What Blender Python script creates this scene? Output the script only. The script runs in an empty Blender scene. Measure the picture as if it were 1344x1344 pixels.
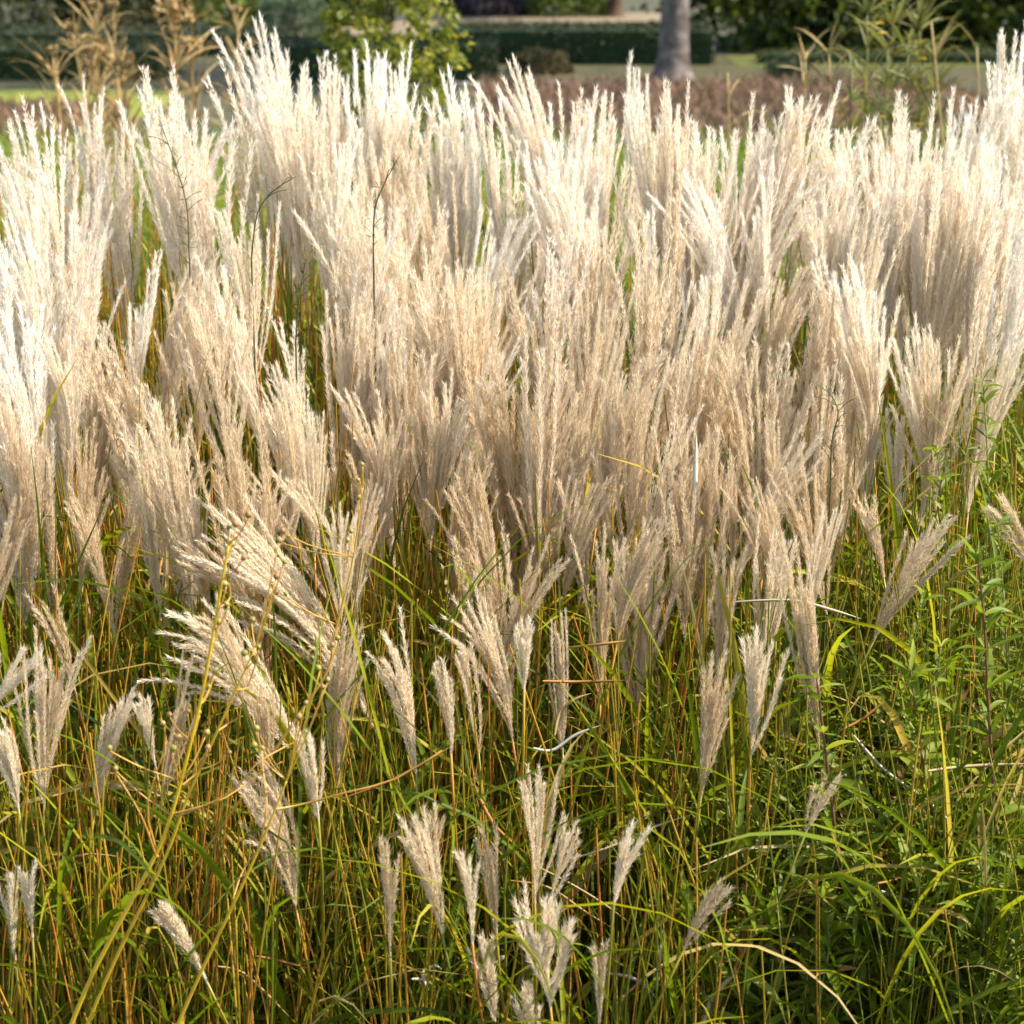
import bpy, math, random
import numpy as np
from mathutils import Vector, Matrix, Quaternion

# ------------------------------------------------------------------ camera, light, exposure
SC = bpy.context.scene
COL = SC.collection
IMG, FPX, EYE = 1344.0, 3000.0, 1.75
PITCH = math.atan(792.0 / FPX)
cam_d = bpy.data.cameras.new("camera")
cam = bpy.data.objects.new("camera", cam_d)
COL.objects.link(cam)
cam.location = (0, 0, EYE)
cam.rotation_euler = (math.radians(90) - PITCH, 0, 0)
cam_d.sensor_width = 36.0
cam_d.lens = 36.0 * FPX / IMG
cam_d.clip_start, cam_d.clip_end = 0.05, 800
cam_d.dof.use_dof = True
cam_d.dof.focus_distance = 3.2
cam_d.dof.aperture_fstop = 8.5
SC.camera = cam

SUN_EL, SUN_AZ = math.radians(48), math.radians(92)   # azimuth from +Y (straight ahead) towards +X
SUN_STR, SKY_STR, EXPOSURE = 4.2, 0.15, 1.42
wd = bpy.data.worlds.new("World")
SC.world = wd
wd.use_nodes = True
nt = wd.node_tree
sky = nt.nodes.new("ShaderNodeTexSky")
sky.sky_type = 'NISHITA'
sky.sun_disc = False
sky.sun_elevation = SUN_EL
sky.sun_rotation = SUN_AZ
nt.links.new(sky.outputs[0], nt.nodes["Background"].inputs[0])
nt.nodes["Background"].inputs[1].default_value = SKY_STR
sd = bpy.data.lights.new("sun", 'SUN')
sd.energy, sd.angle, sd.color = SUN_STR, math.radians(0.6), (1.0, 0.94, 0.86)
sun = bpy.data.objects.new("sun", sd)
COL.objects.link(sun)
sdir = Vector((math.sin(SUN_AZ) * math.cos(SUN_EL), math.cos(SUN_AZ) * math.cos(SUN_EL), math.sin(SUN_EL)))
sun.rotation_euler = sdir.to_track_quat('Z', 'Y').to_euler()
sun.location = (3, 6, 8)
SC.view_settings.view_transform = 'Standard'
SC.view_settings.look = 'None'
SC.view_settings.exposure = EXPOSURE
SC.render.engine = 'CYCLES'
cy = SC.cycles
cy.max_bounces, cy.diffuse_bounces, cy.glossy_bounces, cy.transmission_bounces = 7, 5, 2, 6
cy.caustics_reflective = cy.caustics_refractive = False

# ------------------------------------------------------------------ helpers
R = np.random.RandomState(7)
random.seed(7)


def ray(px, py):
    f = Vector((0, math.cos(PITCH), -math.sin(PITCH)))
    u = Vector((0, math.sin(PITCH), math.cos(PITCH)))
    return f + Vector((1, 0, 0)) * ((px - 672) / FPX) + u * ((672 - py) / FPX)


def at(px, py, Y):
    d = ray(px, py)
    return Vector((0, 0, EYE)) + d * (Y / d.y)


def onground(px, py, z=0.0):
    d = ray(px, py)
    return Vector((0, 0, EYE)) + d * ((z - EYE) / d.z)


def pix(p):
    v = Vector(p) - Vector((0, 0, EYE))
    f = v.y * math.cos(PITCH) - v.z * math.sin(PITCH)
    u = v.y * math.sin(PITCH) + v.z * math.cos(PITCH)
    return 672 + v.x / f * FPX, 672 - u / f * FPX


def nrm(a):
    return a / np.maximum(np.linalg.norm(a, axis=-1, keepdims=True), 1e-9)


class MB:
    """collects triangles and quads for one mesh"""
    def __init__(s):
        s.v, s.f3, s.f4, s.t, s.n = [], [], [], [], 0
        s.m3, s.m4 = [], []

    def add(s, v, tris=None, quads=None, mat=0, tint=None):
        v = np.asarray(v, float).reshape(-1, 3)
        if tris is not None and len(tris):
            s.f3.append(np.asarray(tris) + s.n)
            s.m3.append(np.full(len(tris), mat))
        if quads is not None and len(quads):
            s.f4.append(np.asarray(quads) + s.n)
            s.m4.append(np.full(len(quads), mat))
        s.v.append(v)
        s.t.append(np.broadcast_to(np.asarray(0.5 if tint is None else tint, float), (len(v),)))
        s.n += len(v)

    def mesh(s, name, mats, smooth=True):
        V = np.concatenate(s.v)
        T = np.concatenate(s.t)
        f3 = np.concatenate(s.f3) if s.f3 else np.zeros((0, 3), int)
        f4 = np.concatenate(s.f4) if s.f4 else np.zeros((0, 4), int)
        m = np.concatenate(s.m3 + s.m4).astype(np.int32)
        me = bpy.data.meshes.new(name)
        me.vertices.add(len(V))
        me.vertices.foreach_set("co", V.astype(np.float32).ravel())
        nl = f3.size + f4.size
        me.loops.add(nl)
        me.loops.foreach_set("vertex_index", np.concatenate([f3.ravel(), f4.ravel()]).astype(np.int32))
        me.polygons.add(len(f3) + len(f4))
        st = np.concatenate([np.arange(len(f3)) * 3, f3.size + np.arange(len(f4)) * 4]).astype(np.int32)
        me.polygons.foreach_set("loop_start", st)
        me.polygons.foreach_set("material_index", m)
        me.polygons.foreach_set("use_smooth", np.full(len(st), smooth))
        at_ = me.attributes.new("tint", 'FLOAT', 'POINT')
        at_.data.foreach_set("value", T.astype(np.float32))
        for mm in (mats if isinstance(mats, (list, tuple)) else [mats]):
            me.materials.append(mm)
        me.update(calc_edges=True)
        me.validate()
        return me

    def build(s, name, mats, parent=None, smooth=True):
        return link(name, s.mesh(name, mats, smooth), parent)


def link(name, data, parent=None):
    o = bpy.data.objects.new(name, data)
    COL.objects.link(o)
    o.parent = parent
    return o


def tag(o, label=None, cat=None, group=None, kind=None):
    if label: o["label"] = label
    if cat: o["category"] = cat
    if group: o["group"] = group
    if kind: o["kind"] = kind
    return o


def thing(name, loc, label, cat, group=None):
    o = link(name, None)
    o.location = loc
    return tag(o, label, cat, group)


def tube(mb, P, r, sides=5, mat=0, tint=0.5):
    """tube along the polyline P with radius r (scalar or per point)"""
    P = np.asarray(P, float)
    n = len(P)
    r = np.broadcast_to(np.asarray(r, float), (n,))
    T = nrm(np.gradient(P, axis=0))
    ref = np.array([0.31, 0.87, 0.23]) if abs(T[0][2]) > 0.6 else np.array([0.1, 0.2, 1.0])
    A = nrm(np.cross(T, ref))
    B = np.cross(T, A)
    an = np.arange(sides) * 2 * math.pi / sides
    V = P[:, None] + r[:, None, None] * (np.cos(an)[None, :, None] * A[:, None] + np.sin(an)[None, :, None] * B[:, None])
    q = []
    i = np.arange(n - 1)[:, None] * sides
    k = np.arange(sides)[None]
    k2 = (k + 1) % sides
    q = np.stack([i + k, i + k2, i + sides + k2, i + sides + k], -1).reshape(-1, 4)
    tr = []
    V = V.reshape(-1, 3)
    if r[-1] > 0.0004:
        c = len(V)
        V = np.concatenate([V, P[-1:]])
        tr = [[(n - 1) * sides + a, (n - 1) * sides + (a + 1) % sides, c] for a in range(sides)]
    mb.add(V, tr, q, mat, tint)


def tubes(mb, P, r, sides=4, mat=0, tint=None):
    """many tubes at once: P (n,m,3), r (n,m), tint (n)"""
    n, m, _ = P.shape
    T = nrm(np.gradient(P, axis=1))
    A = nrm(np.cross(T, np.array([0.31, 0.87, 0.23])))
    B = np.cross(T, A)
    an = np.arange(sides) * 2 * math.pi / sides
    V = P[:, :, None] + r[:, :, None, None] * (np.cos(an)[:, None] * A[:, :, None] + np.sin(an)[:, None] * B[:, :, None])
    o = np.arange(n)[:, None, None] * (m * sides)
    i = np.arange(m - 1)[None, :, None] * sides
    k = np.arange(sides)[None, None]
    k2 = (k + 1) % sides
    q = np.stack([o + i + k, o + i + k2, o + i + sides + k2, o + i + sides + k], -1).reshape(-1, 4)
    mb.add(V, None, q, mat, None if tint is None else np.repeat(tint, m * sides))


def ribbons(mb, P0, head, e0, curl, L, W, S=6, pw=1.6, prof='blade', fold=0.22, twist=None, mat=0, tint=None, sway=None):
    """many blades at once, three vertices across: curving from elevation e0 downwards by curl"""
    P0 = np.asarray(P0, float).reshape(-1, 3)
    n = len(P0)
    bc = lambda a: np.broadcast_to(np.asarray(a, float), (n,))
    head, e0, curl, L, W = map(bc, (head, e0, curl, L, W))
    s = np.linspace(0, 1, S + 1)
    el = e0[:, None] - curl[:, None] * s[None] ** pw
    hd = head[:, None] + (0 if sway is None else np.asarray(sway)[:, None] * s[None])
    D = np.stack([np.cos(el) * np.cos(hd), np.cos(el) * np.sin(hd), np.sin(el)], -1)
    P = np.concatenate([np.zeros((n, 1, 3)), np.cumsum(0.5 * (D[:, 1:] + D[:, :-1]), 1)], 1) * (L / S)[:, None, None] + P0[:, None]
    side = np.stack([-np.sin(hd), np.cos(hd), np.zeros_like(hd)], -1)
    up = np.cross(D, side)
    tw = (R.uniform(-0.9, 0.9, n) if twist is None else bc(twist))[:, None] * (0.4 + s[None])
    sd_ = side * np.cos(tw)[..., None] + up * np.sin(tw)[..., None]
    up2 = np.cross(D, sd_)
    if prof == 'blade':
        w = np.minimum(1, 0.55 + 1.6 * s) * np.clip((1.02 - s) * 2.2, 0, 1) ** 0.8
    elif prof == 'lance':
        w = np.sin(np.pi * np.clip(s, 0.03, 0.985) ** 0.8)
    else:
        w = np.sqrt(np.clip(np.sin(np.pi * np.clip(s, 0.02, 0.98)), 0, 1))
    hw = 0.5 * W[:, None] * w[None]
    V = np.stack([P - sd_ * hw[..., None], P - up2 * (hw * fold * 2)[..., None], P + sd_ * hw[..., None]], 2)
    o = np.arange(n)[:, None] * (S + 1) * 3
    i = np.arange(S)[None] * 3
    a = (o + i).reshape(-1)
    q = np.concatenate([np.stack([a, a + 1, a + 4, a + 3], -1), np.stack([a + 1, a + 2, a + 5, a + 4], -1)])
    mb.add(V, None, q, mat, None if tint is None else np.repeat(bc(tint), (S + 1) * 3))


def leaf_quads(mb, P, size, mat=0, tint=None, flat=0.0):
    """leaf-sized bent rhombs at the points P"""
    n = len(P)
    d = nrm(R.normal(size=(n, 3)) * np.array([1, 1, 1 - flat * 0.7]))
    b = nrm(np.cross(d, R.normal(size=(n, 3))))
    c = np.cross(d, b)
    sz = np.broadcast_to(np.asarray(size), (n,))[:, None] * R.uniform(0.6, 1.3, (n, 1))
    V = np.stack([P - d * sz, P + b * sz * 0.5 + c * sz * 0.15, P + d * sz, P - b * sz * 0.5 + c * sz * 0.15], 1)
    q = np.arange(n * 4).reshape(-1, 4)
    mb.add(V, None, q, mat, np.repeat(R.uniform(0, 1, n) if tint is None else tint, 4))


# ------------------------------------------------------------------ materials
def ramp_mat(name, stops, source='tint', rough=0.6, transl=0.0, spec=0.25, noise=0.0, nscale=20.0, tmul=1.25, bump=0.0):
    m = bpy.data.materials.new(name)
    m.use_nodes = True
    t = m.node_tree
    t.nodes.clear()
    N = t.nodes.new
    out = N("ShaderNodeOutputMaterial")
    rp = N("ShaderNodeValToRGB")
    el = rp.color_ramp.elements
    for i, (p, c) in enumerate(stops):
        e = el[i] if i < 2 else el.new(p)
        e.position, e.color = p, (*c, 1)
    if source == 'tint':
        a = N("ShaderNodeAttribute"); a.attribute_name = "tint"; src = a.outputs["Fac"]
    elif source == 'object':
        a = N("ShaderNodeObjectInfo"); src = a.outputs["Random"]
    else:
        tc = N("ShaderNodeTexCoord")
        nz = N("ShaderNodeTexNoise"); nz.inputs["Scale"].default_value = nscale; nz.inputs["Detail"].default_value = 6
        t.links.new(tc.outputs["Object"], nz.inputs["Vector"])
        src = nz.outputs["Fac"]
    if noise:
        tc = N("ShaderNodeTexCoord")
        nz = N("ShaderNodeTexNoise"); nz.inputs["Scale"].default_value = nscale; nz.inputs["Detail"].default_value = 4
        t.links.new(tc.outputs["Object"], nz.inputs["Vector"])
        ma = N("ShaderNodeMath"); ma.operation = 'MULTIPLY_ADD'
        ma.inputs[1].default_value = noise; ma.inputs[2].default_value = -noise * 0.5
        t.links.new(nz.outputs["Fac"], ma.inputs[0])
        ad = N("ShaderNodeMath"); ad.operation = 'ADD'; ad.use_clamp = True
        t.links.new(src, ad.inputs[0]); t.links.new(ma.outputs[0], ad.inputs[1])
        src = ad.outputs[0]
    t.links.new(src, rp.inputs[0])
    b = N("ShaderNodeBsdfPrincipled")
    b.inputs["Roughness"].default_value = rough
    b.inputs["Specular IOR Level"].default_value = spec
    t.links.new(rp.outputs[0], b.inputs["Base Color"])
    if bump:
        tc = N("ShaderNodeTexCoord")
        nz = N("ShaderNodeTexNoise"); nz.inputs["Scale"].default_value = nscale * 2; nz.inputs["Detail"].default_value = 5
        t.links.new(tc.outputs["Object"], nz.inputs["Vector"])
        bp = N("ShaderNodeBump"); bp.inputs["Strength"].default_value = bump; bp.inputs["Distance"].default_value = 0.02
        t.links.new(nz.outputs["Fac"], bp.inputs["Height"])
        t.links.new(bp.outputs[0], b.inputs["Normal"])
    last = b.outputs[0]
    if transl:
        tr = N("ShaderNodeBsdfTranslucent")
        mu = N("ShaderNodeMix"); mu.data_type = 'RGBA'; mu.blend_type = 'MULTIPLY'; mu.inputs[0].default_value = 1
        mu.inputs[7].default_value = (tmul, tmul, tmul * 0.75, 1) if tmul > 1 else (1, 1, 1, 1)
        t.links.new(rp.outputs[0], mu.inputs[6])
        t.links.new(mu.outputs[2], tr.inputs[0])
        mx = N("ShaderNodeMixShader"); mx.inputs[0].default_value = transl
        t.links.new(last, mx.inputs[1]); t.links.new(tr.outputs[0], mx.inputs[2])
        last = mx.outputs[0]
    t.links.new(last, out.inputs[0])
    return m


M = {}
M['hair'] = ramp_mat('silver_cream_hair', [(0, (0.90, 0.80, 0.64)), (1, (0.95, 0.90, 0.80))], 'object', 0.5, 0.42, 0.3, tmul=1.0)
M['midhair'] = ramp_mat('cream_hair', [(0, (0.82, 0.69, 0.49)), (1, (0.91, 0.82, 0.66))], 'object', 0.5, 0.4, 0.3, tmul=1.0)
M['tanhair'] = ramp_mat('tan_hair', [(0, (0.68, 0.53, 0.33)), (1, (0.82, 0.71, 0.52))], 'object', 0.55, 0.38, 0.3, tmul=1.0)
M['raceme'] = ramp_mat('golden_raceme', [(0, (0.62, 0.46, 0.23)), (1, (0.80, 0.67, 0.44))], 'object', 0.5, 0.3, 0.3, tmul=1.0)
M['culm'] = ramp_mat('culm', [(0, (0.12, 0.135, 0.008)), (0.3, (0.27, 0.20, 0.012)), (0.65, (0.42, 0.21, 0.02)), (1, (0.42, 0.14, 0.02))], 'tint', 0.4, 0.0, 0.45, noise=0.4, nscale=9)
M['blade'] = ramp_mat('grass_blade', [(0, (0.035, 0.062, 0.002)), (0.45, (0.135, 0.175, 0.005)), (0.75, (0.31, 0.29, 0.010)), (0.9, (0.40, 0.27, 0.06)), (1, (0.44, 0.33, 0.15))], 'tint', 0.55, 0.42, 0.18, noise=0.25, nscale=6, tmul=1.5)
M['weed'] = ramp_mat('weed_leaf', [(0, (0.07, 0.11, 0.006)), (0.6, (0.165, 0.21, 0.012)), (0.93, (0.25, 0.27, 0.03)), (1, (0.30, 0.17, 0.05))], 'tint', 0.5, 0.42, 0.22, noise=0.2, nscale=15, tmul=1.5)
M['weed_stem'] = ramp_mat('weed_stem', [(0, (0.10, 0.035, 0.02)), (0.6, (0.20, 0.09, 0.05)), (1, (0.20, 0.22, 0.07))], 'tint', 0.5, 0, 0.3, noise=0.5, nscale=6)
M['straw'] = ramp_mat('dry_blade', [(0, (0.36, 0.15, 0.03)), (0.5, (0.42, 0.30, 0.12)), (1, (0.60, 0.54, 0.42))], 'tint', 0.5, 0.25, 0.3, noise=0.3, nscale=14, tmul=1.0)
M['ystem'] = ramp_mat('yellow_stem', [(0, (0.46, 0.25, 0.012)), (0.55, (0.58, 0.37, 0.016)), (1, (0.42, 0.19, 0.04))], 'tint', 0.4, 0, 0.45, noise=0.4, nscale=12)
M['capsule'] = ramp_mat('seed_capsule', [(0, (0.26, 0.24, 0.03)), (0.5, (0.38, 0.27, 0.06)), (1, (0.30, 0.15, 0.045))], 'object', 0.45, 0.15, 0.4, tmul=1.0)
M['twig'] = ramp_mat('dark_twig', [(0, (0.05, 0.055, 0.02)), (1, (0.12, 0.12, 0.04))], 'tint', 0.6, 0, 0.2)

# ------------------------------------------------------------------ ground and far garden
def plane(name, x0, x1, y0, y1, z, mat, nx=1, ny=1):
    mb = MB()
    xs, ys = np.linspace(x0, x1, nx + 1), np.linspace(y0, y1, ny + 1)
    X, Y = np.meshgrid(xs, ys)
    V = np.stack([X, Y, np.full_like(X, z)], -1).reshape(-1, 3)
    i = (np.arange(ny)[:, None] * (nx + 1) + np.arange(nx)[None]).reshape(-1)
    mb.add(V, None, np.stack([i, i + 1, i + nx + 2, i + nx + 1], -1))
    return tag(mb.build(name, mat), kind='structure')


M['soil'] = ramp_mat('soil', [(0.3, (0.025, 0.02, 0.01)), (0.7, (0.05, 0.043, 0.02))], 'noise', 0.9, nscale=6, bump=0.6)
M['turf'] = ramp_mat('turf', [(0.3, (0.035, 0.036, 0.012)), (0.7, (0.08, 0.065, 0.022))], 'noise', 0.9, nscale=2.5, bump=0.5)
M['turf_dry'] = ramp_mat('rough_lawn', [(0.3, (0.05, 0.062, 0.010)), (0.7, (0.10, 0.10, 0.018))], 'noise', 0.9, nscale=3, bump=0.4)
M['lawn'] = ramp_mat('mown_lawn', [(0.3, (0.12, 0.15, 0.012)), (0.7, (0.22, 0.21, 0.018))], 'noise', 0.9, nscale=3, bump=0.4)
M['bank'] = ramp_mat('dry_bank', [(0.3, (0.13, 0.095, 0.05)), (0.7, (0.22, 0.165, 0.09))], 'noise', 0.95, nscale=1.4, bump=0.5)
M['gravel'] = ramp_mat('gravel', [(0.3, (0.20, 0.17, 0.13)), (0.7, (0.28, 0.25, 0.20))], 'noise', 0.95, nscale=12)
plane('ground', -300, 300, -60, 500, 0, M['turf'])
plane('soil_bed', -4, 4, 0.6, 7.6, 0.004, M['soil'])
plane('lawn', -9.5, -3.2, 20.0, 23.1, 0.004, M['lawn'])
plane('far_lawn', 2.6, 16, 26.4, 28.6, 0.004, M['turf_dry'])
plane('dry_bank', -6, 2.6, 33.3, 40.5, 0.004, M['bank'])
plane('garden_path', -0.6, 1.0, 23.8, 24.5, 0.008, M['gravel'])

M['hedge'] = ramp_mat('hedge_leaf', [(0, (0.009, 0.014, 0.002)), (0.6, (0.019, 0.026, 0.003)), (1, (0.055, 0.060, 0.006))], 'tint', 0.5, 0.15, 0.3, tmul=1.3)
M['hedge_y'] = ramp_mat('hedge_leaf_yellowing', [(0, (0.016, 0.028, 0.005)), (0.6, (0.04, 0.048, 0.007)), (1, (0.11, 0.10, 0.012))], 'tint', 0.5, 0.2, 0.3, tmul=1.3)
M['hedge_core'] = ramp_mat('hedge_core', [(0, (0.012, 0.025, 0.008)), (1, (0.02, 0.04, 0.01))], 'tint', 0.9)


def hedge(label, x0, x1, ytop, ybase, depth, mat='hedge', rot=0.0, cat="hedge", dens=900):
    """clipped hedge whose front foot lies on pixel row ybase and front top edge on row ytop"""
    Y = onground(672, ybase).y
    a, b = at(x0, ybase, Y), at(x1, ybase, Y)
    h = at(672, ytop, Y).z
    cx, w = (a.x + b.x) / 2, b.x - a.x
    mb = MB()
    q = [[0, 1, 5, 4], [1, 2, 6, 5], [2, 3, 7, 6], [3, 0, 4, 7], [4, 5, 6, 7]]
    e = 0.03
    bx = [(-w / 2 + e, e, 0), (w / 2 - e, e, 0), (w / 2 - e, depth - e, 0), (-w / 2 + e, depth - e, 0)]
    mb.add([*bx, *[(x, y, h - e) for x, y, _ in bx]], None, q, mat=1)
    areas = [(w * h, 0), (w * depth, 1), (depth * h, 2), (depth * h, 3)]
    for ar, k in areas:
        n = int(max(40, ar * dens))
        u, v = R.uniform(-0.5, 0.5, n), R.uniform(0, 1, n)
        j = R.normal(0, 0.012, (n, 3))
        P = {0: np.stack([u * w, 0 * u, v * h], -1), 1: np.stack([u * w, v * depth, 0 * u + h], -1),
             2: np.stack([0 * u - w / 2, (u + .5) * depth, v * h], -1), 3: np.stack([0 * u + w / 2, (u + .5) * depth, v * h], -1)}[k]
        leaf_quads(mb, P + j, 0.022)
    o = mb.build('clipped_hedge', [M[mat], M['hedge_core']], smooth=False)
    o.location = (cx, Y, 0)
    o.rotation_euler.z = rot
    return tag(o, label, cat, "clipped low hedges")


hedge("long low dark hedge with pale clipped top behind the dried tan stalks", -60, 372, 42, 74, 1.7)
hedge("short low hedge with yellowing flat top above the bright lawn", -60, 212, 63, 105, 1.5, 'hedge_y')
hedge("dark low hedge passing behind the yellow-green shrub", 352, 650, 57, 108, 1.3)
hedge("longest dark clipped hedge behind the grey tree trunk and round bush", 566, 936, 38, 85, 1.5, rot=-0.05)
hedge("low hedge stub beside the heather bed under the dark evergreens", 1012, 1062, 84, 118, 0.5)
hedge("thin far hedge line with pale top under the dark evergreens", 1000, 1420, 70, 84, 0.6, 'hedge_y')

M['dome'] = ramp_mat('dome_leaf', [(0, (0.035, 0.03, 0.008)), (0.6, (0.065, 0.05, 0.014)), (1, (0.11, 0.075, 0.025))], 'tint', 0.6, 0.15)


def bush(name, label, cat, px, ybase, wpx, ytop, mat, n=2600, leaf=0.025, Y=None, group=None, core=True):
    Y = Y or onground(672, ybase).y
    c = at(px, ybase, Y)
    r = wpx / 2 * Y / FPX
    h = at(px, ytop, Y).z
    d = nrm(R.normal(size=(n, 3)))
    d[:, 2] = np.abs(d[:, 2])
    lump = 1 + 0.10 * np.sin(d[:, 0] * 7 + px) * np.cos(d[:, 1] * 6 + 2) + 0.06 * np.sin(d[:, 2] * 11 + px)
    rad = (R.uniform(0.35, 1, n) ** 0.25) * lump
    P = d * rad[:, None] * np.array([r, r, h])
    mb = MB()
    leaf_quads(mb, P, leaf)
    o = mb.build(name, [M[mat]], smooth=False)
    o.location = (c.x, Y, 0)
    tag(o, label, cat, group)
    return o


bush('round_bush', "round olive brown bush in front of the long dark hedge", "bush", 710, 96, 84, 63, 'dome')
M['greyleaf'] = ramp_mat('grey_green_leaf', [(0, (0.06, 0.10, 0.045)), (1, (0.16, 0.20, 0.10))], 'tint', 0.6, 0.2)
bush('round_bush', "soft grey-green round bush above the pale bank", "bush", 385, 50, 96, -30, 'greyleaf', 5000, 0.035)
M['duskleaf'] = ramp_mat('dusk_leaf', [(0, (0.014, 0.020, 0.006)), (0.7, (0.036, 0.042, 0.010)), (1, (0.09, 0.088, 0.015))], 'tint', 0.6, 0.2)
M['purpleleaf'] = ramp_mat('purple_leaf', [(0, (0.03, 0.02, 0.025)), (1, (0.10, 0.07, 0.07))], 'tint', 0.6, 0.2)
M['olive'] = ramp_mat('olive_leaf', [(0, (0.03, 0.05, 0.008)), (0.6, (0.08, 0.11, 0.012)), (1, (0.18, 0.19, 0.02))], 'tint', 0.6, 0.3)
for px, w, yt, mt, lb in ((30, 190, -60, 'duskleaf', "dark shrub over the end of the far hedge"),
                          (150, 150, -50, 'duskleaf', "dark broad shrub behind the two thin dried stalks"),
                          (275, 130, -55, 'olive', "olive shrub behind the largest dried seed head"),
                          (470, 90, -60, 'duskleaf', "dark shrub just behind the yellow-green shrub top"),
                          (640, 120, -40, 'purpleleaf', "dusky purple shrub above the pale bank"),
                          (735, 130, -60, 'olive', "green shrub above the pale bank and long hedge")):
    bush('far_shrub', lb, "shrub", px, 20 if px > 500 else 34, w, yt, mt, 3500, 0.06, group="shrubs along the far edge")

M['bark'] = ramp_mat('grey_bark', [(0.35, (0.05, 0.038, 0.028)), (0.52, (0.105, 0.083, 0.066)), (0.65, (0.17, 0.14, 0.115))], 'noise', 0.9, nscale=7, bump=1.0)
M['brownbark'] = ramp_mat('brown_bark', [(0.3, (0.05, 0.028, 0.016)), (0.7, (0.10, 0.06, 0.03))], 'noise', 0.9, nscale=6, bump=0.6)


def tree(name, label, px, ybase, wpx, trunk_mat, crown_mat, cz, cr, ch, n=6000, leaf=0.09, skirt=None, group=None, Y=None):
    Y = Y or onground(672, ybase).y
    c = at(px, ybase, Y)
    r = wpx / 2 * Y / FPX
    root = thing(name, (c.x, Y, 0), label, "tree", group)
    mb = MB()
    zz = np.array([0, 0.05, 0.12, 0.25, 0.5, 1.0, 2.0, cz, cz + ch * 0.7])
    rr = r * np.array([2.0, 1.65, 1.4, 1.2, 1.08, 1.0, 0.92, 0.7, 0.15])
    tube(mb, np.stack([0.02 * np.sin(zz * 2), 0 * zz, zz], -1), rr, 14)
    for k in range(9):
        a = k * 2.4
        z0 = cz - 0.3 + k * ch * 0.06
        e = np.array([math.cos(a), math.sin(a), 0.0])
        s = np.linspace(0, 1, 6)[:, None]
        tube(mb, np.array([0, 0, z0]) + e * s * cr * 0.8 + np.array([0, 0, 1.0]) * s ** 1.3 * ch * 0.35, r * 0.4 * (1 - 0.85 * s[:, 0]), 6)
    mb.build('trunk', M[trunk_mat], root)
    mb = MB()
    cl = nrm(R.normal(size=(46, 3))) * (R.uniform(0.25, 1, (46, 1)) ** 0.5) * np.array([cr, cr, ch * 0.5]) + np.array([0, 0, cz + ch * 0.45])
    if skirt is not None:
        m2 = 80
        a = R.uniform(0, 6.28, m2)
        rad = cr * R.uniform(0.3, 1.0, m2)
        cl = np.concatenate([cl, np.stack([rad * np.cos(a), rad * np.sin(a), R.uniform(skirt, cz + 0.5, m2)], -1)])
    idx = R.randint(0, len(cl), n)
    P = cl[idx] + R.normal(0, 0.32 * cr / 2.2, (n, 3))
    P[:, 2] = np.maximum(P[:, 2], 0.05 if skirt is not None else 0.5)
    leaf_quads(mb, P, leaf)
    mb.build('crown', M[crown_mat], root, smooth=False)
    return root


tree('grey_trunk_tree', "tree with bare grey trunk flaring at its foot before the long hedge", 882, 106, 35, 'bark', 'olive', 3.6, 2.4, 4.0, 5000, 0.10)
M['evergreen'] = ramp_mat('evergreen_leaf', [(0, (0.010, 0.022, 0.003)), (0.65, (0.045, 0.066, 0.005)), (1, (0.15, 0.165, 0.012))], 'tint', 0.55, 0.25)
for px, yb, lb, cr in ((985, 62, "dark low-skirted evergreen beside the grey tree trunk", 1.5), (1110, 60, "dark evergreen behind the yellow-flowered stalks", 1.5),
                       (1240, 58, "dark evergreen with lighter tips behind the leaning bare stalk", 1.6), (1370, 60, "dark evergreen behind the tallest plume by the frame edge", 1.6)):
    tree('evergreen_tree', lb, px, yb, 16, 'brownbark', 'evergreen', 1.6, cr, 5.0, 9000, 0.085, skirt=0.05, group="dark evergreens behind the garden")
tree('brown_trunk_tree', "slim tree with reddish brown trunk beyond the long hedge", 806, 22, 16, 'brownbark', 'olive', 3.2, 2.0, 3.5, 3500, 0.11)
tree('brown_trunk_tree', "dim brown trunked tree beyond the hedge left of the shrub", 465, 14, 22, 'brownbark', 'duskleaf', 3.2, 2.0, 3.5, 3500, 0.11)["label"] = "dim brown trunked tree far behind the yellow-green shrub"

# heather bed and meadow grass: uncountable
M['heather'] = ramp_mat('heather', [(0, (0.11, 0.065, 0.035)), (0.5, (0.20, 0.12, 0.066)), (1, (0.28, 0.17, 0.098))], 'tint', 0.8, 0.2, tmul=1.0)


def mass(name, label, x0, x1, y0, y1, n, hmin, hmax, w, mat, S=3, lean=0.5):
    mb = MB()
    P = np.stack([R.uniform(x0, x1, n), R.uniform(y0, y1, n), np.zeros(n)], -1)
    ribbons(mb, P, R.uniform(0, 6.28, n), R.uniform(1.0, 1.5, n), R.uniform(0.1, lean * 2, n), R.uniform(hmin, hmax, n), w, S, tint=R.uniform(0, 1, n))
    return tag(mb.build(name, M[mat]), label, name.replace('_', ' '), kind='stuff')


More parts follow.
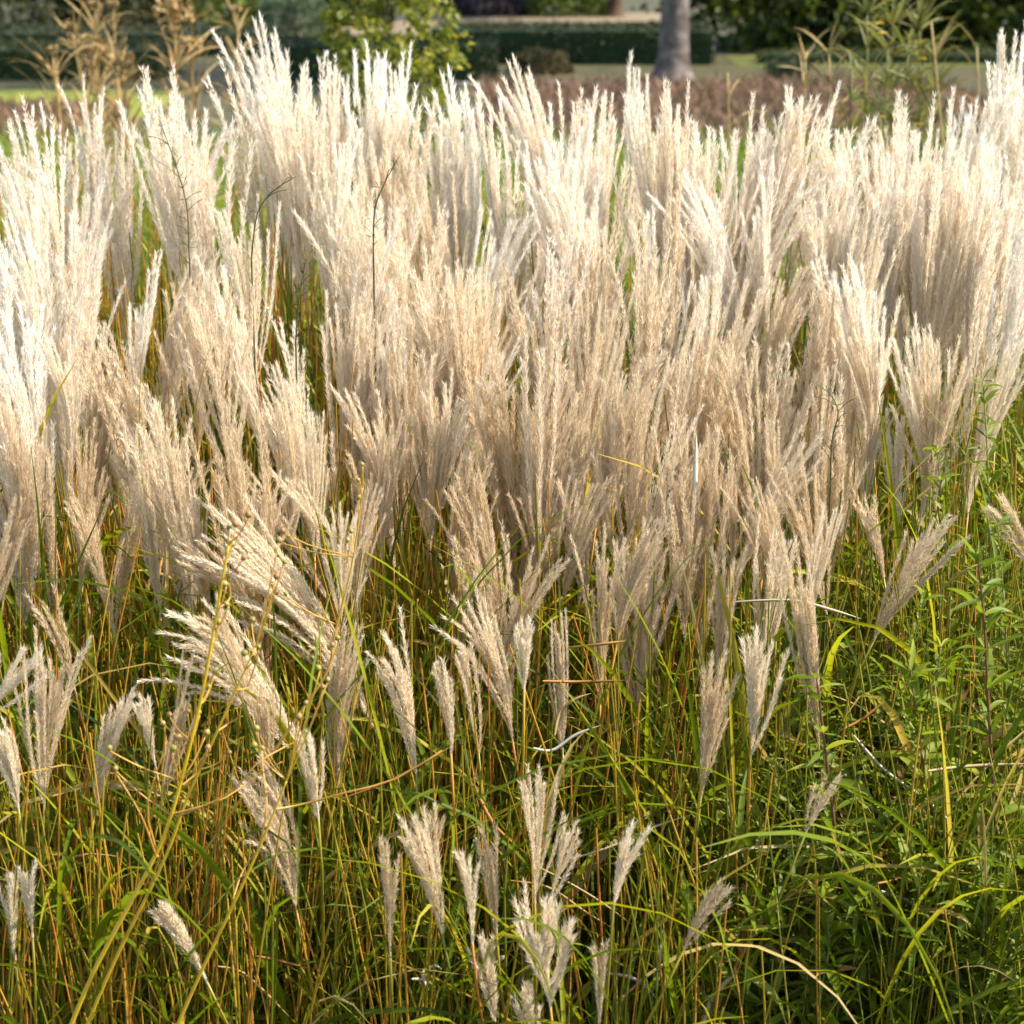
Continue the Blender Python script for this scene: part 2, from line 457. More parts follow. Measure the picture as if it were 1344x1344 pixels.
mass('heather_bed', "pinkish brown heather filling the bed before the grey tree trunk", -0.3, 4.2, 17.2, 22.8, 9000, 0.12, 0.26, 0.022, 'heather')
mass('heather_patch', "pinkish heather patch beyond the bright lawn", -5.6, -3.3, 17.2, 20.0, 3500, 0.12, 0.26, 0.022, 'heather')
M['meadow'] = ramp_mat('meadow_grass', [(0, (0.09, 0.145, 0.012)), (0.6, (0.17, 0.225, 0.018)), (1, (0.28, 0.29, 0.035))], 'tint', 0.5, 0.45, 0.3, tmul=1.4)
mass('meadow_grass', "bright green long grass seen through gaps between the plumes", -4.5, 4.5, 8.6, 14.5, 15000, 0.28, 0.62, 0.014, 'meadow', 4)
mass('short_grass', "short olive grass between the hedges and the bright meadow", -6, 6, 14.5, 17.4, 6000, 0.06, 0.16, 0.016, 'meadow', 3)

# ------------------------------------------------------------------ blurred plants between stand and garden
M['tan'] = ramp_mat('tan_dead_stalk', [(0, (0.26, 0.15, 0.045)), (0.5, (0.38, 0.25, 0.09)), (1, (0.46, 0.34, 0.15))], 'tint', 0.7, 0.15, tmul=1.0)


def curve3(p0, p1, bow, n=9, sag=0.0):
    s = np.linspace(0, 1, n)[:, None]
    p0, p1, b = map(lambda q: np.asarray(q, float), (p0, p1, bow))
    return p0 + (p1 - p0) * s + b * (4 * s * (1 - s)) * 0.5 + np.array([0, 0, -1.0]) * sag * s ** 3


def dried_stalk(label, bx, tx, ty, head, Y, bow=0.0, r=0.006):
    b, t = at(bx, 250, Y), at(tx, ty, Y)
    root = thing('dried_stalk', (b.x, Y, 0), label, "dried plant", "dried tan stalks behind the plumes")
    o = np.array([b.x, Y, 0])
    P = curve3((0, 0, 0), np.array(t) - o, (bow, 0, 0), 12)
    mb = MB()
    tube(mb, P, np.linspace(r, r * 0.6, 12), 6)
    for k in range(5):
        i = 5 + k
        if i < 11:
            a = R.uniform(0, 6.28)
            e = P[i] + np.array([math.cos(a) * 0.07, math.sin(a) * 0.07, 0.10])
            tube(mb, curve3(P[i], e, (0, 0, -0.02), 5), 0.003, 4)
    mb.build('stem', M['tan'], root)
    mb = MB()
    n = int(60 + 900 * head)
    c = P[-1] + np.array([0, 0, -0.01])
    Q = c + np.clip(R.normal(0, 1, (n, 3)), -1.35, 1.35) * np.array([head * 0.42, head * 0.42, head * 0.3])
    leaf_quads(mb, Q, 0.016)
    tube(mb, [c + np.array([0, 0, -head * .3]), c, c + np.array([0, 0, head * .3])], [0.003, head * 0.32, 0.002], 8)
    mb.build('seed_head', M['tan'], root, smooth=False)
    n = 90
    i = R.randint(3, 11, n)
    mb = MB()
    ribbons(mb, P[i], R.uniform(0, 6.28, n), R.uniform(0.6, 1.45, n), R.uniform(0.2, 1.6, n), R.uniform(0.08, 0.30, n), R.uniform(0.004, 0.009, n), 5, tint=R.uniform(0, 1, n))
    mb.build('withered_leaves', M['tan'], root)


dried_stalk("dried tan stalk bent over at its top before the yellowing hedge", 140, 92, 32, 0.03, 9.2, 0.05)
dried_stalk("dried stalk with narrow brown head beside its thinner twin", 140, 124, 4, 0.025, 9.6)
dried_stalk("thin dark-headed dried stalk next to the narrow brown one", 165, 148, 2, 0.025, 10.0)
dried_stalk("tallest dried stalk with the broadest ragged seed head", 228, 229, 8, 0.11, 9.0, r=0.010)
dried_stalk("short dried stalk with ragged head next to the broadest seed head", 262, 250, 56, 0.07, 9.3, r=0.007)
dried_stalk("leaning dried stalk at the outer side of the tan clump", 128, 68, 62, 0.02, 8.6, -0.04, r=0.008)
dried_stalk("short leafy tan stalk in the middle of the dried clump", 150, 118, 55, 0.08, 9.4)
dried_stalk("tan leafy stalk close beside the broadest seed head", 168, 158, 78, 0.08, 9.1)
dried_stalk("thin dim dried stalk near the tall white skyline plume", 312, 311, 8, 0.02, 10.5)

M['shrub'] = ramp_mat('yellow_green_leaf', [(0, (0.08, 0.10, 0.008)), (0.55, (0.19, 0.20, 0.016)), (0.85, (0.25, 0.23, 0.025)), (1, (0.40, 0.32, 0.02))], 'tint', 0.5, 0.45, 0.35, tmul=1.4)


def shrub(name, label, cat, px, Y, prof, mat, n, leaf, nst=9, stem='twig', group=None):
    """upright shrub: prof = list of (pixel row, half width px) from the top"""
    c = at(px, 300, Y)
    root = thing(name, (c.x, Y, 0), label, cat, group)
    rows = np.array([p[0] for p in prof], float)
    zs = np.array([at(px, r, Y).z for r in rows])
    ws = np.array([p[1] for p in prof]) * Y / FPX
    mb = MB()
    tips = []
    for k in range(nst):
        a = R.uniform(0, 6.28)
        zt = R.uniform(zs.min() + 0.25 * (zs.max() - zs.min()), zs.max())
        w = np.interp(zt, zs[::-1], ws[::-1]) * R.uniform(0.2, 0.95)
        P = curve3((0.03 * math.cos(a), 0.03 * math.sin(a), 0), (w * math.cos(a), w * math.sin(a), zt), (0, 0, 0.08), 10)
        tube(mb, P, np.linspace(0.012, 0.003, 10), 5)
        tips.append(P)
    mb.build('stems', M[stem], root)
    m = n // 9
    z = R.uniform(zs.min(), zs.max() + 0.02, m)
    a = R.uniform(0, 6.28, m)
    w = np.interp(z, zs[::-1], ws[::-1]) * np.sqrt(R.uniform(0.05, 1, m))
    C = np.stack([w * np.cos(a), w * np.sin(a), z], -1)
    P = (C[:, None] + R.normal(0, leaf * 0.9, (m, 9, 3))).reshape(-1, 3)
    mb = MB()
    leaf_quads(mb, P, leaf, tint=np.clip(np.repeat(R.uniform(0.1, 0.8, m), 9) + R.normal(0, 0.15, m * 9), 0, 1))
    mb.build('foliage', M[mat], root, smooth=False)
    return root


shrub('leafy_shrub', "loose yellow-green shrub rising behind the skyline plumes before the dark hedges", "shrub", 520, 9.0,
      [(-70, 50), (0, 84), (40, 92), (90, 95), (140, 90), (220, 70), (400, 20)], 'shrub', 5600, 0.021)
M['sage'] = ramp_mat('sage_leaf', [(0, (0.07, 0.08, 0.018)), (0.6, (0.16, 0.16, 0.04)), (1, (0.28, 0.25, 0.08))], 'tint', 0.6, 0.35)
M['flower'] = ramp_mat('yellow_flower', [(0, (0.60, 0.36, 0.02)), (1, (0.75, 0.52, 0.04))], 'object', 0.6, 0.2, tmul=1.0)


def flower_stalk(label, bx, tx, ty, Y, leafn=110, flower=True, mat='sage', stem='sage', lw=0.006):
    b, t = at(bx, 300, Y), at(tx, ty, Y)
    root = thing('flower_stalk', (b.x, Y, 0), label, "tall plant", "tall stalks before the dark evergreens")
    P = curve3((0, 0, 0), np.array(t) - np.array([b.x, Y, 0]), (R.uniform(-.04, .04), 0, 0), 14)
    mb = MB()
    tube(mb, P, np.linspace(0.006, 0.003, 14), 6, tint=0.7)
    mb.build('stem', M[stem], root)
    if leafn:
        i = R.randint(5, 14, leafn)
        mb = MB()
        ribbons(mb, P[i], R.uniform(0, 6.28, leafn), R.uniform(0.5, 1.4, leafn), R.uniform(0.2, 1.3, leafn), R.uniform(0.06, 0.22, leafn), R.uniform(lw, lw * 2, leafn), 4, prof='lance', tint=R.uniform(0, 1, leafn))
        mb.build('foliage', M[mat], root)
    if flower:
        for k in range(3):
            mb = MB()
            a = np.arange(10) * 0.628
            c = P[-1 - 2 * k] + R.normal(0, 0.03, 3)
            ribbons(mb, np.repeat(c[None], 10, 0), a, np.full(10, 0.2), np.full(10, 0.5), 0.016, 0.009, 3, prof='lance')
            mb.build('flower', M['flower'], root)


flower_stalk("olive leafy stalk with small orange flowers near the frame top", 1150, 1138, 20, 7.6)
flower_stalk("grey-green bushy stalk top behind the orange flowered one", 1180, 1172, -10, 8.2, 260, False)
flower_stalk("bushy grey-green stalk next to the leaning bare stalk", 1205, 1205, 0, 8.4, 260, False)
flower_stalk("yellow-flowered stalk in the middle of the tall clump", 1190, 1192, 72, 7.2, 90)
flower_stalk("slim olive stalk with one yellow flower beside the middle one", 1175, 1165, 65, 7.4, 90)
flower_stalk("leaning pale bare stalk crossing the tall clump", 1290, 1222, 28, 7.0, 6, False, 'tan', 'tan')
flower_stalk("short tan stalk beside the low hedge stub", 1100, 1088, 70, 7.6, 46, False, 'tan', 'tan')
flower_stalk("short tan leafy stalk near the heather bed", 1075, 1057, 80, 8.0, 46, False, 'tan', 'tan')
flower_stalk("brown slanting stalk at the outer side of the tall clump", 1300, 1282, 62, 7.6, 14, False, 'tan', 'tan')
flower_stalk("leafy olive stalk low in the tall clump", 1235, 1228, 80, 7.2, 120, False)
flower_stalk("thin leafy olive stalk above the heather edge", 1130, 1118, 90, 7.0, 40, False)
flower_stalk("tan slanting stalk alone in front of the heather bed", 990, 955, 95, 8.0, 4, False, 'tan', 'tan')

# ------------------------------------------------------------------ feathery plumes
DY = lambda Y: float(np.interp(Y, [1.9, 2.05, 2.2, 2.3, 2.5, 2.9, 3.2, 3.65, 4.3], [2.3, 2.48, 2.6, 2.66, 2.8, 3.1, 3.3, 3.6, 4.1]))


def plume_mesh(seed, L=0.30, n=26, spread=0.16, bend=0.0, droop=0.0, wild=0.05, tipout=0.0, hl=0.0125, sparse=0.0, lean=0.0, curl=0.0, hair='tanhair', fill=0.76, col=0.6):
    """fan of silky racemes from a short axis along +Z; bend turns the whole plume towards +X"""
    r = np.random.RandomState(seed)
    Ps, Ts, Rs, Ss = [], [], [], []
    mb = MB()

    def deform(P):
        if abs(bend) < 1e-3:
            return P
        th = bend * np.clip(P[:, 2], 0, None) / L
        cx, cz = L / bend * (1 - np.cos(th)), L / bend * np.sin(th)
        return np.stack([cx + P[:, 0] * np.cos(th), P[:, 1], cz - P[:, 0] * np.sin(th)], -1)

    ds = 0.0032
    for i in range(n):
        f = (i + 0.5) / n
        z0 = L * (0.0 + 0.46 * f ** 1.1)
        top = L * np.clip(r.normal(fill, 0.10) + 0.12 * (f - 0.5), 0.45, max(0.95, fill + 0.1))
        if r.rand() < 0.24: top = L * r.uniform(0.90, 1.06)
        ln = max(0.06, top - z0)
        m = int(ln / ds)
        az = r.uniform(0, 2 * math.pi)
        rad = np.array([math.cos(az), math.sin(az), 0.0])
        amt = spread * r.uniform(0.25, 1.25) * (1.25 - 0.6 * f)
        s = np.linspace(0, 1, m)
        ang = amt * (col * 1.7 * (1 - s) ** 1.6 + (1 - col) * (0.25 + 1.5 * s * np.exp(-1.1 * s))) + tipout * s ** 3 * r.uniform(0.2, 1.4) + wild * r.normal() * s
        wob = wild * 0.5 * np.sin(s * r.uniform(3, 8) + r.uniform(0, 6))
        tang = np.array([-rad[1], rad[0], 0])
        lx = lean * s ** 1.5 * r.uniform(0.3, 1.2)
        cu = curl * r.uniform(-0.4, 1.3) * s ** 2
        D = np.cos(ang)[:, None] * np.array([0, 0, 1.0]) + np.sin(ang)[:, None] * rad + wob[:, None] * tang
        D[:, 0] += lx
        c_, s_ = np.cos(cu), np.sin(cu)
        D = np.stack([D[:, 0] * c_ + D[:, 2] * s_, D[:, 1], D[:, 2] * c_ - D[:, 0] * s_], -1)
        D[:, 2] -= droop * s ** 2 * abs(math.cos(az))
        D = nrm(D)
        P = np.concatenate([[[0, 0, z0]], [0, 0, z0] + np.cumsum(D[:-1] * ds, 0)])
        P[:, :2] += rad[:2] * 0.0012
        P = deform(P)
        T = nrm(np.gradient(P, axis=0))
        k = np.linspace(0, m - 1, 9).astype(int)
        tube(mb, P[k], np.linspace(0.00055, 0.0003, 9), 3, mat=1)
        keep = r.rand(m) > sparse
        Ps.append(P[keep]); Ts.append(T[keep]); Ss.append(s[keep])
    ax = np.stack([np.zeros(8), np.zeros(8), np.linspace(-0.01, 0.44 * L, 8)], -1)
    tube(mb, deform(ax), np.linspace(0.0016, 0.0006, 8), 5, mat=1)
    P, T, S = np.concatenate(Ps), np.concatenate(Ts), np.concatenate(Ss)
    K = len(P)
    size = np.clip(0.45 + 1.1 * S, 0, 1) * np.where(S > 0.93, 0.8, 1)
    # spikelets
    N = nrm(np.cross(T, r.normal(size=(K, 3))))
    d = nrm(T + N * 0.42)
    sd_ = nrm(np.cross(d, r.normal(size=(K, 3))))
    l = 0.0052 * size[:, None]
    b = P + N * 0.0006
    V = np.stack([b, b + d * l * 0.5 + sd_ * 0.0008, b + d * l, b + d * l * 0.5 - sd_ * 0.0008], 1)
    mb.add(V, None, np.arange(K * 4).reshape(-1, 4), mat=1)
    # silky hairs
    H = 6
    P, T, size = np.repeat(P, H, 0), np.repeat(T, H, 0), np.repeat(size, H)
    K = len(P)
    N = nrm(np.cross(T, r.normal(size=(K, 3))))
    a = r.uniform(0.08, 0.62, K)[:, None]
    d = T * np.cos(a) + N * np.sin(a)
    sd_ = nrm(np.cross(d, r.normal(size=(K, 3))))
    l = (hl * r.uniform(0.6, 1.25, K) * size)[:, None]
    w = 0.00052
    b = P + N * 0.0009
    V = np.stack([b - sd_ * w, b + sd_ * w, b + d * l], 1)
    mb.add(V, np.arange(K * 3).reshape(-1, 3), None, mat=0)
    return mb.mesh('plume', [M[hair], M['raceme']], smooth=False)


STALK_GROUP = "feathery grass plumes in the stand"
plume_count = 0
placed = []


def put_stalk(bpx, tpx, Y, mesh, label, bend=0.0, L0=None, dy=0.0, rotz=0.0, tint=None, ground_dx=None, tone=None):
    """one flowering stalk: plume from base pixel to tip pixel at depth Y, stem down to the ground, two leaf blades"""
    global plume_count
    B = at(bpx[0], bpx[1], Y)
    T = at(tpx[0], tpx[1], Y + dy)
    ch = T - B
    zc = ch.normalized()
    view = (B - Vector((0, 0, EYE))).normalized()
    xa = zc.cross(view).normalized()           # points to the right of the chord in the picture
    if xa.x < 0 and abs(zc.z) > 0.3: xa = -xa
    ya = zc.cross(xa)
    m = Matrix((xa, ya, zc)).transposed()
    if abs(bend) > 1e-3:
        m = m @ Matrix.Rotation(-bend / 2, 3, 'Y')
    z0 = m @ Vector((0, 0, 1))
    if rotz: m = m @ Matrix.Rotation(rotz, 3, 'Z')
    scale = 1.0 if L0 is None else ch.length / L0
    gx = B.x - z0.x * (0.35 if ground_dx is None else ground_dx) * B.z + random.uniform(-.06, .06)
    gy = Y - z0.y * 0.3 * B.z + random.uniform(0.05, 0.35)
    root = thing('plume_stalk', (gx, gy, 0), label, "grass plume", STALK_GROUP)
    o = Vector((gx, gy, 0))
    bl = B - o
    h = bl.length
    s = np.linspace(0, 1, 11)[:, None]
    p0, p1 = np.zeros(3), np.array(bl)
    t0 = np.array([random.uniform(-.1, .1), random.uniform(-.1, .1), 1.0]) * h
    t1 = np.array(z0) * h
    C = (2 * s**3 - 3 * s**2 + 1) * p0 + (s**3 - 2 * s**2 + s) * t0 + (-2 * s**3 + 3 * s**2) * p1 + (s**3 - s**2) * t1
    mb = MB()
    tn = R.uniform(0, 1) if tint is None else tint
    tube(mb, C, np.linspace(0.0026, 0.0015, 11), 6, tint=tn)
    mb.build('stem', M['culm'], root)
    p = link('plume', mesh, root)
    p.matrix_local = Matrix.Translation(bl) @ m.to_4x4() @ Matrix.Scale(scale, 4)
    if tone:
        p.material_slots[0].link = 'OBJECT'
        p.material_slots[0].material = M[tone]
    for k in range(2):
        i = random.randint(3, 7)
        mb = MB()
        ribbons(mb, C[i], random.uniform(0, 6.28), random.uniform(0.9, 1.35), random.uniform(0.8, 2.2), random.uniform(0.35, 0.65), random.uniform(0.005, 0.009), 8, tint=min(1, abs(random.gauss(0.45, 0.25))))
        mb.build('leaf_blade', M['blade'], root)
    plume_count += 1
    return root


def special(label, base, tip, Y, seed, bend=0.0, n=26, spread=0.16, **k):
    """a plume shaped on its own"""
    B, T = at(base[0], base[1], Y), at(tip[0], tip[1], Y)
    ch = (T - B).length
    L = ch * (abs(bend) / 2 / math.sin(abs(bend) / 2) if abs(bend) > 1e-3 else 1)
    gd = k.pop('gd', None)
    k.setdefault('fill', 0.80)
    k.setdefault('wild', 0.07)
    k.setdefault('tipout', 0.2)
    k['hl'] = k.get('hl', 0.0115) * 0.88
    n = int(n * 0.85)
    me = plume_mesh(seed, L=L * 0.99, n=n, spread=spread, bend=bend, **k)
    placed.append((tip, base))
    return put_stalk(base, tip, Y, me, label, bend=bend, ground_dx=gd)


FAR = np.array([(20, 4.3), (100, 4.1), (300, 3.6), (450, 3.3), (600, 3.1), (850, 2.8), (1100, 2.66), (1300, 2.6)])
depth_of = lambda row: float(np.interp(row, FAR[:, 0], FAR[:, 1]))

SPECIAL = [
 # label, base px, tip px, bend, racemes, spread, extra
 ("broad upright fan plume rising beside the narrow swan-necked plume", (104, 782), (112, 560), 0.0, 28, 0.20, {}),
 ("narrow plume curving like a swan neck, beside the upright fan", (150, 850), (215, 585), 0.35, 16, 0.10, {}),
 ("large plume sweeping far over to one side behind the round seed capsules", (494, 962), (252, 680), -0.55, 40, 0.16, dict(tipout=0.25, col=0.3)),
 ("paler arching plume just above the large sideways sweeping one", (432, 790), (312, 622), -0.35, 15, 0.12, dict(tipout=0.2)),
 ("second thin arching plume along the upper side of the sweeping one", (455, 760), (355, 612), -0.3, 12, 0.10, {}),
 ("curled woolly plume hanging behind the yellow seed capsule stem", (398, 1000), (215, 812), -0.55, 34, 0.26, dict(curl=-0.5, wild=0.12, col=0.35)),
 ("woolly curled plume top above the yellow seed capsule stem", (330, 930), (262, 790), -0.5, 18, 0.22, dict(curl=-0.8, wild=0.18)),
 ("slanting feathery plume at the tip of the large sweeping one", (330, 800), (215, 712), -0.5, 20, 0.18, dict(tipout=0.2)),
 ("tall well-formed plume leaning over two crooked side fingers", (660, 850), (590, 618), -0.22, 28, 0.13, {}),
 ("plume with crooked white fingers sticking out below the tall leaning plume", (672, 968), (592, 770), -0.42, 24, 0.17, dict(tipout=0.5)),
 ("forked plume with two hooked finger tips", (546, 1015), (508, 812), -0.30, 15, 0.15, dict(tipout=0.4)),
 ("bright blunt plume with one side finger, centre of the grass zone", (836, 945), (864, 685), 0.10, 40, 0.20, dict(hl=0.0135)),
 ("narrow flared plume hanging beside the bright blunt one", (985, 992), (1000, 828), 0.05, 22, 0.20, dict(hl=0.013)),
 ("thick woolly plume leaning beside the narrow flared one", (920, 1045), (952, 865), 0.15, 22, 0.13, dict(hl=0.0135)),
 ("lone plume leaning out over the green weeds", (1148, 838), (1252, 672), 0.22, 28, 0.17, {}),
 ("short plume hanging below the middle of the stand", (772, 795), (738, 608), -0.12, 20, 0.14, {}),
 ("broad golden plume with a blunt leaning top near the stand's lower edge", (988, 745), (932, 455), -0.25, 34, 0.15, dict(hl=0.0135)),
 ("wide spreading plume beside the golden leaning one", (1000, 760), (1062, 475), 0.2, 36, 0.20, {}),
 ("grey wide plume with flat top standing over the dry stems", (58, 1055), (78, 835), 0.08, 26, 0.17, {}),
 ("thin sparse plume with two tails above the grey wide one", (98, 905), (42, 770), -0.2, 12, 0.16, dict(sparse=0.2)),
 ("ragged feathers leaning in from the frame edge", (-12, 940), (48, 852), 0.25, 14, 0.25, dict(wild=0.12)),
 ("small ragged plume between the grey wide one and the yellow stem", (124, 1068), (168, 895), 0.15, 18, 0.15, dict(wild=0.1)),
 ("small woolly drooping plume at the frame edge over orange stem", (24, 1060), (-5, 950), -0.3, 18, 0.14, {}),
 ("curly woolly plume crossed by the slender yellow stem", (388, 1190), (325, 990), -0.2, 32, 0.26, dict(curl=-0.7, wild=0.15)),
 ("pale plume tucked beside the curly woolly one", (418, 1075), (400, 950), -0.1, 14, 0.14, {}),
 ("slim grey spent plume leaning between the two yellow stems", (272, 1290), (202, 1168), -0.15, 12, 0.09, {}),
 ("leaning double plume with woolly lobes beneath the forked plume", (580, 1225), (528, 1062), -0.2, 22, 0.15, dict(hl=0.013)),
 ("short woolly lobe beside the leaning double plume", (568, 1150), (572, 1068), 0.05, 10, 0.12, {}),
 ("open fan plume with separate beaded fingers", (702, 1185), (682, 990), -0.15, 15, 0.36, dict(tipout=0.2, hl=0.0095)),
 ("slim beaded plume beside the open fan", (722, 1185), (758, 1065), 0.15, 9, 0.16, {}),
 ("thick cream plume with clubbed fingers below the open fan", (722, 1320), (712, 1170), 0.05, 22, 0.34, dict(hl=0.0145)),
 ("stout woolly plume at the foot of the open fan", (650, 1344), (628, 1228), -0.15, 14, 0.14, dict(hl=0.0135)),
 ("fluffy plume tipping over a thin dry straw", (806, 1188), (838, 1085), 0.4, 14, 0.2, dict(hl=0.0135, wild=0.1)),
 ("thin grey plume pair beside the open fan", (652, 1228), (640, 1085), -0.05, 9, 0.09, {}),
 ("thin grey twin next to the open fan", (620, 1238), (604, 1078), -0.05, 8, 0.08, {}),
 ("cream plume cut by the frame's lower edge", (702, 1375), (690, 1300), 0.0, 14, 0.2, dict(hl=0.0135)),
 ("dull narrow spent plume below the forked plume", (512, 1250), (508, 1100), 0.0, 12, 0.09, {}),
 ("small pale tuft among green weed leaves", (1058, 1092), (1088, 1035), 0.2, 9, 0.14, dict(sparse=0.2)),
 ("sparse brownish plume leaning over the tangled dry blades", (898, 1245), (955, 1150), 0.2, 12, 0.14, dict(sparse=0.25)),
 ("slim withered plume on an orange stem", (786, 1350), (784, 1225), 0.0, 7, 0.06, {}),
 ("whitish plume drooping over the weeds at the frame edge", (1352, 745), (1292, 655), -0.4, 16, 0.17, {}),
 ("thin grey plume near the frame edge above the yellow stems", (20, 1260), (12, 1130), 0.0, 10, 0.10, {}),
 ("narrow grey plume on an orange stem next to the frame edge", (42, 1220), (36, 1150), 0.0, 8, 0.10, {}),
 ("dim tan plume at the frame edge above the ragged leaning feathers", (4, 790), (38, 640), 0.15, 20, 0.15, {}),
 ("slim tan plume hanging beside the swan-necked plume's tip", (212, 735), (262, 560), 0.2, 18, 0.13, {}),
 ("brushy tan plume behind the orange-brown capsule stem", (486, 770), (470, 590), -0.1, 22, 0.12, {}),
 ("tan plume standing close behind the tall leaning plume", (560, 690), (548, 520), -0.1, 22, 0.13, {}),
 ("dim narrow plume in the shadow of the crooked-fingered plume", (628, 990), (600, 840), -0.12, 12, 0.09, {}),
 ("short dull plume beside the crooked-fingered plume's base", (688, 905), (690, 815), 0.05, 12, 0.13, {}),
 ("wispy tan plume between the tall leaning plume and the short hanging one", (705, 770), (688, 620), -0.12, 18, 0.15, dict(sparse=0.15)),
 ("pale narrow plume rising next to the hanging white strip", (890, 800), (916, 575), 0.1, 14, 0.08, {}),
 ("long tan plume standing over the thick woolly plume", (944, 905), (958, 715), 0.05, 20, 0.12, {}),
 ("tan plume spreading above the narrow flared one", (1004, 880), (1028, 690), 0.12, 20, 0.15, {}),
 ("soft tan plume behind the bright blunt plume", (850, 770), (842, 560), -0.05, 24, 0.13, {}),
 ("tan plume along the stand's edge above the ragged hanging one", (1085, 760), (1096, 585), 0.1, 20, 0.14, {}),
 ("wispy plume half hidden in the tall weeds", (1176, 705), (1172, 545), 0.0, 18, 0.14, dict(sparse=0.1)),
 ("thin plume on the open flank above the lone leaning plume", (1222, 640), (1236, 500), 0.1, 16, 0.12, {}),
 ("small dim plume behind the thickest yellow stem", (204, 1005), (184, 918), -0.1, 12, 0.16, {}),
 ("small grey plume tuft beside the forked plume", (592, 990), (576, 865), -0.15, 12, 0.11, {}),
 ("dim plume behind the capsule stem fork", (352, 1010), (330, 900), -0.3, 14, 0.16, {}),
 ("pale plume behind the wide grey flat-topped one", (150, 830), (96, 640), -0.2, 20, 0.14, {}),
 ("ragged plume hanging beside the lone leaning one", (1160, 760), (1120, 640), -0.2, 12, 0.14, dict(sparse=0.15)),
]
for i, (lb, b, t, bd, n, sp, kw) in enumerate(SPECIAL):
    Y = depth_of(t[1]) + (0.05 if i % 2 else -0.03) - float(np.interp(t[1], [600, 800, 1100], [0.0, 0.12, 0.16]))
    special(lb, b, t, Y, 100 + i, bd, n, sp * 1.55, **kw)

# shared plume shapes for the dense stand
VAR = [plume_mesh(500 + i, L=0.31, n=int(17 + 9 * ((i * 7) % 5) / 4), spread=(0.13, 0.18, 0.24, 0.31)[i % 4],
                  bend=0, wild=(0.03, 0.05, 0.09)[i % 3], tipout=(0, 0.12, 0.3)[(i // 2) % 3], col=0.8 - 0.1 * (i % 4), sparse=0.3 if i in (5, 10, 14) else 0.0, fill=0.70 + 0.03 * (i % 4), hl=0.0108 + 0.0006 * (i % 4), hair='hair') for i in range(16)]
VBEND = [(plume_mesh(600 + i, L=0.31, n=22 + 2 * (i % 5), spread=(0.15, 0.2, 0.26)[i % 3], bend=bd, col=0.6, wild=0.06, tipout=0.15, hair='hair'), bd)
         for i, bd in enumerate((-0.35, -0.22, 0.22, 0.35, -0.45, 0.3))]

SKY_TIPS = [(8, 160), (40, 135), (62, 150), (95, 175), (125, 100), (150, 150), (198, 92), (218, 112), (240, 155), (274, 155), (308, 78), (325, 36), (355, 66), (375, 105),
            (402, 85), (428, 72), (452, 90), (488, 66), (512, 98), (528, 120), (570, 108), (600, 122), (636, 118), (660, 92), (682, 112), (712, 170), (740, 155), (770, 118),
            (800, 130), (834, 70), (852, 130), (882, 118), (912, 150), (945, 170), (975, 160), (1015, 142), (1040, 120), (1068, 108), (1095, 150), (1112, 148), (1150, 155), (1182, 125),
            (1212, 160), (1248, 165), (1280, 130), (1302, 108), (1338, 20), (1360, 60)]
MARKS = [(70, "the bright lawn"), (180, "the dried tan stalks"), (290, "the yellowing hedge end"), (410, "the dark hedge corner"), (560, "the yellow-green shrub"),
         (660, "the hedge gap"), (780, "the round brown bush"), (930, "the grey tree trunk"), (1060, "the heather bed"), (1180, "the orange flowered stalk"),
         (1270, "the leaning bare stalk"), (9999, "the last evergreen")]
mass_list = []


def mass_plume(tip, L, tilt, Y, top=False):
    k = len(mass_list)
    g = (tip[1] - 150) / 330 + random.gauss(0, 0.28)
    tone = 'hair' if g < 0.45 else 'midhair' if g < 0.9 else 'tanhair'  # palest hair on high tips, tanner towards low tips, with random spread
    base_w = at(tip[0], tip[1], Y) - Vector((math.sin(tilt), 0, math.cos(tilt))) * L
    bp = pix(base_w)
    if random.random() < 0.4 and abs(tilt) > 0.08:
        c = [v for v in VBEND if v[1] * tilt > 0]
        me, bd = c[k % len(c)]
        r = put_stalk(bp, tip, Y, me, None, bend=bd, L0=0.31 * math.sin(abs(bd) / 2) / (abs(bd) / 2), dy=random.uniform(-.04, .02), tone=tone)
        shape = "curved"
    else:
        i = (k * 5 + random.randint(0, 3)) % 16
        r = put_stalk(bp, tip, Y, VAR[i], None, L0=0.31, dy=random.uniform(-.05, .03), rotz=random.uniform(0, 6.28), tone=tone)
        shape = ("slim", "narrow", "full", "broad")[i % 4]
    lean = "upright" if abs(tilt) < 0.07 else ("tilted" if abs(tilt) < 0.17 else "strongly tilted")
    mk = next(n for x, n in MARKS if tip[0] < x)
    tier = ("skyline" if top else "upper" if tip[1] < 235 else "middle" if tip[1] < 330 else "lower")
    mass_list.append((r, shape, lean, mk, tier, tip, tilt))


for (x, y) in SKY_TIPS:
    tilt = random.gauss(0.0, 0.07) + (0.05 if x > 900 else -0.04)
    mass_plume((x, y), random.uniform(0.34, 0.44), tilt, depth_of(y) + random.uniform(-.15, .15), True)

